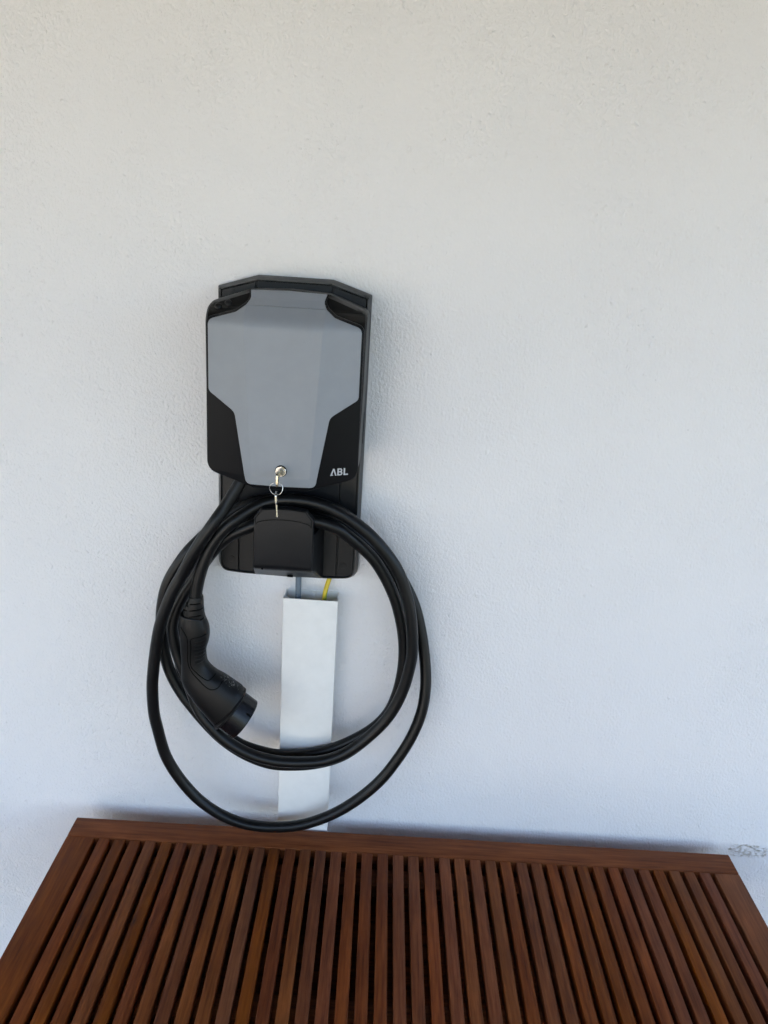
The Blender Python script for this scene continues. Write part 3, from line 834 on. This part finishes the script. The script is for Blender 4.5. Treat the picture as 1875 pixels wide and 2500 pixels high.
# lock cylinder
LX, LZ = 0.0010, 1.4975
ly = yf(LX, LZ)
def ring_pts(r, y, seg=32):
    return [(LX + r * math.cos(2 * math.pi * k / seg), y, LZ + r * math.sin(2 * math.pi * k / seg)) for k in range(seg)]
loft('lock_gasket', [ring_pts(0.0092, ly + 0.002), ring_pts(0.0092, ly - 0.0006), ring_pts(0.0086, ly - 0.0010)], M['groove'], charger, 40)
lock = loft('lock_cylinder', [ring_pts(0.0083, ly + 0.001), ring_pts(0.0083, ly - 0.0026), ring_pts(0.0077, ly - 0.0034), ring_pts(0.0066, ly - 0.0034),
                       ring_pts(0.0060, ly - 0.0022), ring_pts(0.0058, ly - 0.0022)], M['nickel'], charger, 30)
loft('lock_core', [ring_pts(0.0050, ly), ring_pts(0.0050, ly - 0.0032), ring_pts(0.0044, ly - 0.0036)], M['steel'], lock, 30)

# ------------------------------------------------------------------ keys
def plate_yz(name, outline, x0, thick, mat, parent=None, hole=None, bev=0.0003):
    """flat part lying in a y-z plane, thickness along x; outline in (y, z)."""
    loops = [outline] + ([hole] if hole else [])
    flat = [p for l in loops for p in l]
    nn = len(flat)
    tri = tessellate_polygon([[Vector((*p, 0)) for p in l] for l in loops])
    verts = [(x0 - thick / 2, *p) for p in flat] + [(x0 + thick / 2, *p) for p in flat]
    faces = [tuple(t) for t in tri] + [tuple(nn + i for i in t) for t in tri]
    k = 0
    for l in loops:
        for i in range(len(l)):
            a, b = k + i, k + (i + 1) % len(l)
            faces.append((a, b, nn + b, nn + a))
        k += len(l)
    bm = bmesh.new()
    vs = [bm.verts.new(v) for v in verts]
    for f in faces:
        try: bm.faces.new([vs[i] for i in f])
        except ValueError: pass
    return from_bm(name, bm, mat, parent, 30)

def disc(cy, cz, ry, rz, n=20):
    return [(cy + ry * math.cos(2 * math.pi * k / n), cz + rz * math.sin(2 * math.pi * k / n)) for k in range(n)]

KX = -0.0016
key = empty('key', (KX, -0.150, 1.497))
tag(key, 'small metal key sticking in the lock of the charger', 'key')
box('blade', (LX - 0.0011, -0.1640, 1.4935), (LX + 0.0011, -0.1440, 1.5005), M['brass'], key, 0.0003)
plate_yz('bow', [(y, z) for y, z in round_poly([(-0.1620, 1.4830, 0.003), (-0.1620, 1.5040, 0.004), (-0.1800, 1.5040, 0.005), (-0.1800, 1.4830, 0.005)], 6)],
         LX - 0.0008, 0.0028, M['brass'], key, disc(-0.1745, 1.4885, 0.0022, 0.0022, 12))
RC = Vector((-0.0012, -0.1745, 1.4795))
ringp = [RC + Vector((0.0098 * math.cos(2 * math.pi * k / 40), 0.0012 * math.sin(4 * math.pi * k / 40), 0.0098 * math.sin(2 * math.pi * k / 40))) for k in range(41)]
kr = tube('key_ring', ringp, 0.00055, M['nickel'], None, 8)
tag(kr, 'thin wire key ring hanging below the charger lock', 'key ring')
key2 = empty('key', (-0.0010, -0.1745, 1.470))
tag(key2, 'loose metal key dangling from the key ring in front of the cable holder', 'key')
k2x = -0.0012
plate_yz('bow', round_poly([(-0.1835, 1.4560, 0.004), (-0.1835, 1.4735, 0.004), (-0.1655, 1.4735, 0.004), (-0.1655, 1.4560, 0.004)], 6),
         k2x, 0.0026, M['nickel'], key2, disc(-0.1745, 1.4702, 0.0020, 0.0020, 12))
teeth = [(-0.1780, 1.4559), (-0.1780, 1.4360), (-0.1765, 1.4345), (-0.1722, 1.4345), (-0.1712, 1.4375), (-0.1726, 1.4400), (-0.1708, 1.4425),
         (-0.1724, 1.4450), (-0.1708, 1.4480), (-0.1720, 1.4505), (-0.1708, 1.4530), (-0.1708, 1.4559)]
plate_yz('blade', teeth, k2x, 0.0021, M['nickel'], key2)
bpy.context.view_layer.update()
pv = Matrix.Translation((k2x, -0.1745, 1.4702))
for o in key2.children:
    o.matrix_basis = Matrix.Translation(-Vector(key2.location)) @ pv @ Matrix.Rotation(R(4.0), 4, 'Z') @ Matrix.Rotation(R(-4.0), 4, 'Y') @ pv.inverted()

# ------------------------------------------------------------------ charging cable with plug
cable = empty('charging_cable', (0.0, -0.06, 1.40))
tag(cable, 'coiled black charging cable with a plug hanging on the cable holder', 'cable')
CR = 0.0102
tube('cord', catmull(CABLE, 6), CR, M['rubber'], cable, 20)

PY = -0.100
def sec(pair, depth, n=28, ex=2.5, yc=PY):
    (xa, za), (xb, zb) = pair
    c = Vector(((xa + xb) / 2, yc, (za + zb) / 2))
    u = Vector((xb - xa, 0, zb - za)) / 2
    v = Vector((0, depth, 0))
    out = []
    for k in range(n):
        a = 2 * math.pi * k / n
        ca, sa = math.cos(a), math.sin(a)
        pa = math.copysign(abs(ca) ** (2 / ex), ca); pb = math.copysign(abs(sa) ** (2 / ex), sa)
        out.append(tuple(c + u * pa + v * pb))
    return out

bd = [0.0112, 0.0125, 0.0140, 0.0150, 0.0155, 0.0150]
boot = loft('strain_relief', [sec(p, d) for p, d in zip(BOOT, bd)], M['plug'], cable, 40)
hd = [0.0175, 0.0188, 0.0200, 0.0205, 0.0198, 0.0190, 0.0188, 0.0195, 0.0215, 0.0240, 0.0270, 0.0295, 0.0310]
# refine the sections so that the handle bends smoothly
def refine(pairs, depths, n=5):
    a = catmull([(p[0][0], 0, p[0][1]) for p in pairs], n); b = catmull([(p[1][0], 0, p[1][1]) for p in pairs], n)
    d = catmull([(q, 0, i * 0.01) for i, q in enumerate(depths)], n)
    return [(((pa.x, pa.z), (pb.x, pb.z)), q.x) for pa, pb, q in zip(a, b, d)]
hr = [sec(p, d, 36) for p, d in refine(HANDLE, hd)]
first = [tuple(Vector(p) * 0.96 + Vector(sum((Vector(q) for q in hr[0]), Vector())) / len(hr[0]) * 0.04 + Vector((0, 0, 0.0008))) for p in hr[0]]
handle = loft('plug_handle', [first] + hr, M['plug'], cable, 40)
me = handle.data
bvh_h = BVHTree.FromPolygons([v.co.copy() for v in me.vertices], [tuple(p.vertices) for p in me.polygons])
me = boot.data
bvh_b = BVHTree.FromPolygons([v.co.copy() for v in me.vertices], [tuple(p.vertices) for p in me.polygons])

def on(bvh, x, z, lift_=0.0):
    h = bvh.ray_cast(Vector((x, -0.4, z)), Vector((0, 1, 0)))
    if h[0] is None:
        n = bvh.find_nearest(Vector((x, -0.12, z)))
        return n[0] + n[1] * lift_
    return h[0] + h[1] * lift_

for s in SEAMS[:2]:
    pts = [(x, 0, z) for x, z in s]
    path = [on(bvh_h, p.x, p.z, 0.0001) for p in catmull(pts, 5)]
    tube('seam', path, 0.00085, M['groove'], handle, 6)
for (a, b) in RIBS:
    path = []
    for k in range(9):
        t = k / 8
        path.append(on(bvh_h, a[0] + (b[0] - a[0]) * t, a[1] + (b[1] - a[1]) * t - 0.0012 * math.sin(math.pi * t), 0.0001))
    tube('grip_rib', path, lambda i: 0.0017 * (0.35 + 0.65 * math.sin(math.pi * (i + 0.3) / 8.6)), M['plug'], handle, 8)
for (a, b) in SLOTS:
    path = [on(bvh_b, a[0] + (b[0] - a[0]) * t / 6, a[1] + (b[1] - a[1]) * t / 6, 0.0002) for t in range(7)]
    tube('slot', path, lambda i: 0.0013 * (0.5 + 0.5 * math.sin(math.pi * (i + 0.6) / 7.2)), M['groove'], boot, 8)
# collar and nose
def circ(pair, r=None, n=40, sh=(0, 0)):
    (xa, za), (xb, zb) = pair
    a, b = Vector((xa, 0, za)), Vector((xb, 0, zb))
    c = (a + b) / 2; u = (b - a).normalized(); rr = r or (b - a).length / 2
    return [tuple(Vector((c.x, PY, c.z)) + u * (rr * math.cos(2 * math.pi * k / n)) + Vector((0, 1, 0)) * (rr * math.sin(2 * math.pi * k / n))) for k in range(n)]
def mid(p, q, t):
    return [(p[i][0] * (1 - t) + q[i][0] * t, p[i][1] * (1 - t) + q[i][1] * t) for i in range(2)]
h0, h1, s0, s1 = HEAD
def rad(p): return math.hypot(p[0][0] - p[1][0], p[0][1] - p[1][1]) / 2
rc = rad(h0) + 0.0008
loft('collar', [circ(mid(h0, h1, 0.0), rc - 0.0014), circ(mid(h0, h1, 0.12), rc - 0.0002), circ(mid(h0, h1, 0.42), rc), circ(mid(h0, h1, 0.46), rc - 0.0012),
                circ(mid(h0, h1, 0.54), rc - 0.0012), circ(mid(h0, h1, 0.58), rc), circ(mid(h0, h1, 0.9), rc - 0.0003), circ(mid(h0, h1, 1.0), rc - 0.0018)],
     M['plug'], cable, 30)
rs = rad(s1)
nose = loft('plug_nose', [circ(s0, rs), circ(mid(s0, s1, 0.96), rs), circ(s1, rs - 0.0010), circ(s1, rs - 0.0034), circ(mid(s0, s1, 0.35), rs - 0.0036)],
     M['shroud'], cable, 30, cap0=False)
# socket insert with its contact bores, seen from below
loft('contact_insert', [circ(mid(s0, s1, 0.37), rs - 0.0042), circ(mid(s0, s1, 0.86), rs - 0.0042), circ(mid(s0, s1, 0.88), rs - 0.0050)], M['plug'], nose, 30)
ax = (Vector((sum(p[0] for p in s1) / 2, 0, sum(p[1] for p in s1) / 2)) - Vector((sum(p[0] for p in s0) / 2, 0, sum(p[1] for p in s0) / 2))).normalized()
uu = Vector((s1[1][0] - s1[0][0], 0, s1[1][1] - s1[0][1])).normalized()
cc = Vector((sum(p[0] for p in s1) / 2, PY, sum(p[1] for p in s1) / 2))
cface = cc - ax * 0.0042
for (a, b, r) in ((0, 0, 0.0042), (0.0105, 0, 0.0042), (-0.0105, 0, 0.0042), (0.0055, 0.010, 0.0042), (-0.0055, 0.010, 0.0042), (0.006, -0.0105, 0.0028), (-0.006, -0.0105, 0.0028)):
    p = cface + uu * a + Vector((0, 1, 0)) * b
    cyl('contact_bore', p, ax, r, 0.0012, M['groove'], nose, 14)
# two notches in the wall of the nose
def nose_pt(t, ang, r):
    c = Vector((s0[0][0] + s0[1][0], 0, s0[0][1] + s0[1][1])) / 2 * (1 - t) + Vector((s1[0][0] + s1[1][0], 0, s1[0][1] + s1[1][1])) / 2 * t
    return Vector((c.x, PY, c.z)) + uu * (r * math.cos(ang)) + Vector((0, 1, 0)) * (r * math.sin(ang))
for ang in (R(-42), R(-135)):
    q = []
    for t, da in ((0.66, -0.05), (0.66, 0.05), (0.95, 0.05), (0.95, -0.05)):
        q.append(nose_pt(t, ang + da, rs + 0.0003))
    qi = [nose_pt(t, ang + da, rs - 0.001) for t, da in ((0.66, -0.05), (0.66, 0.05), (0.95, 0.05), (0.95, -0.05))]
    loft('notch', [[tuple(p) for p in qi], [tuple(p) for p in q]], M['groove'], nose, None)
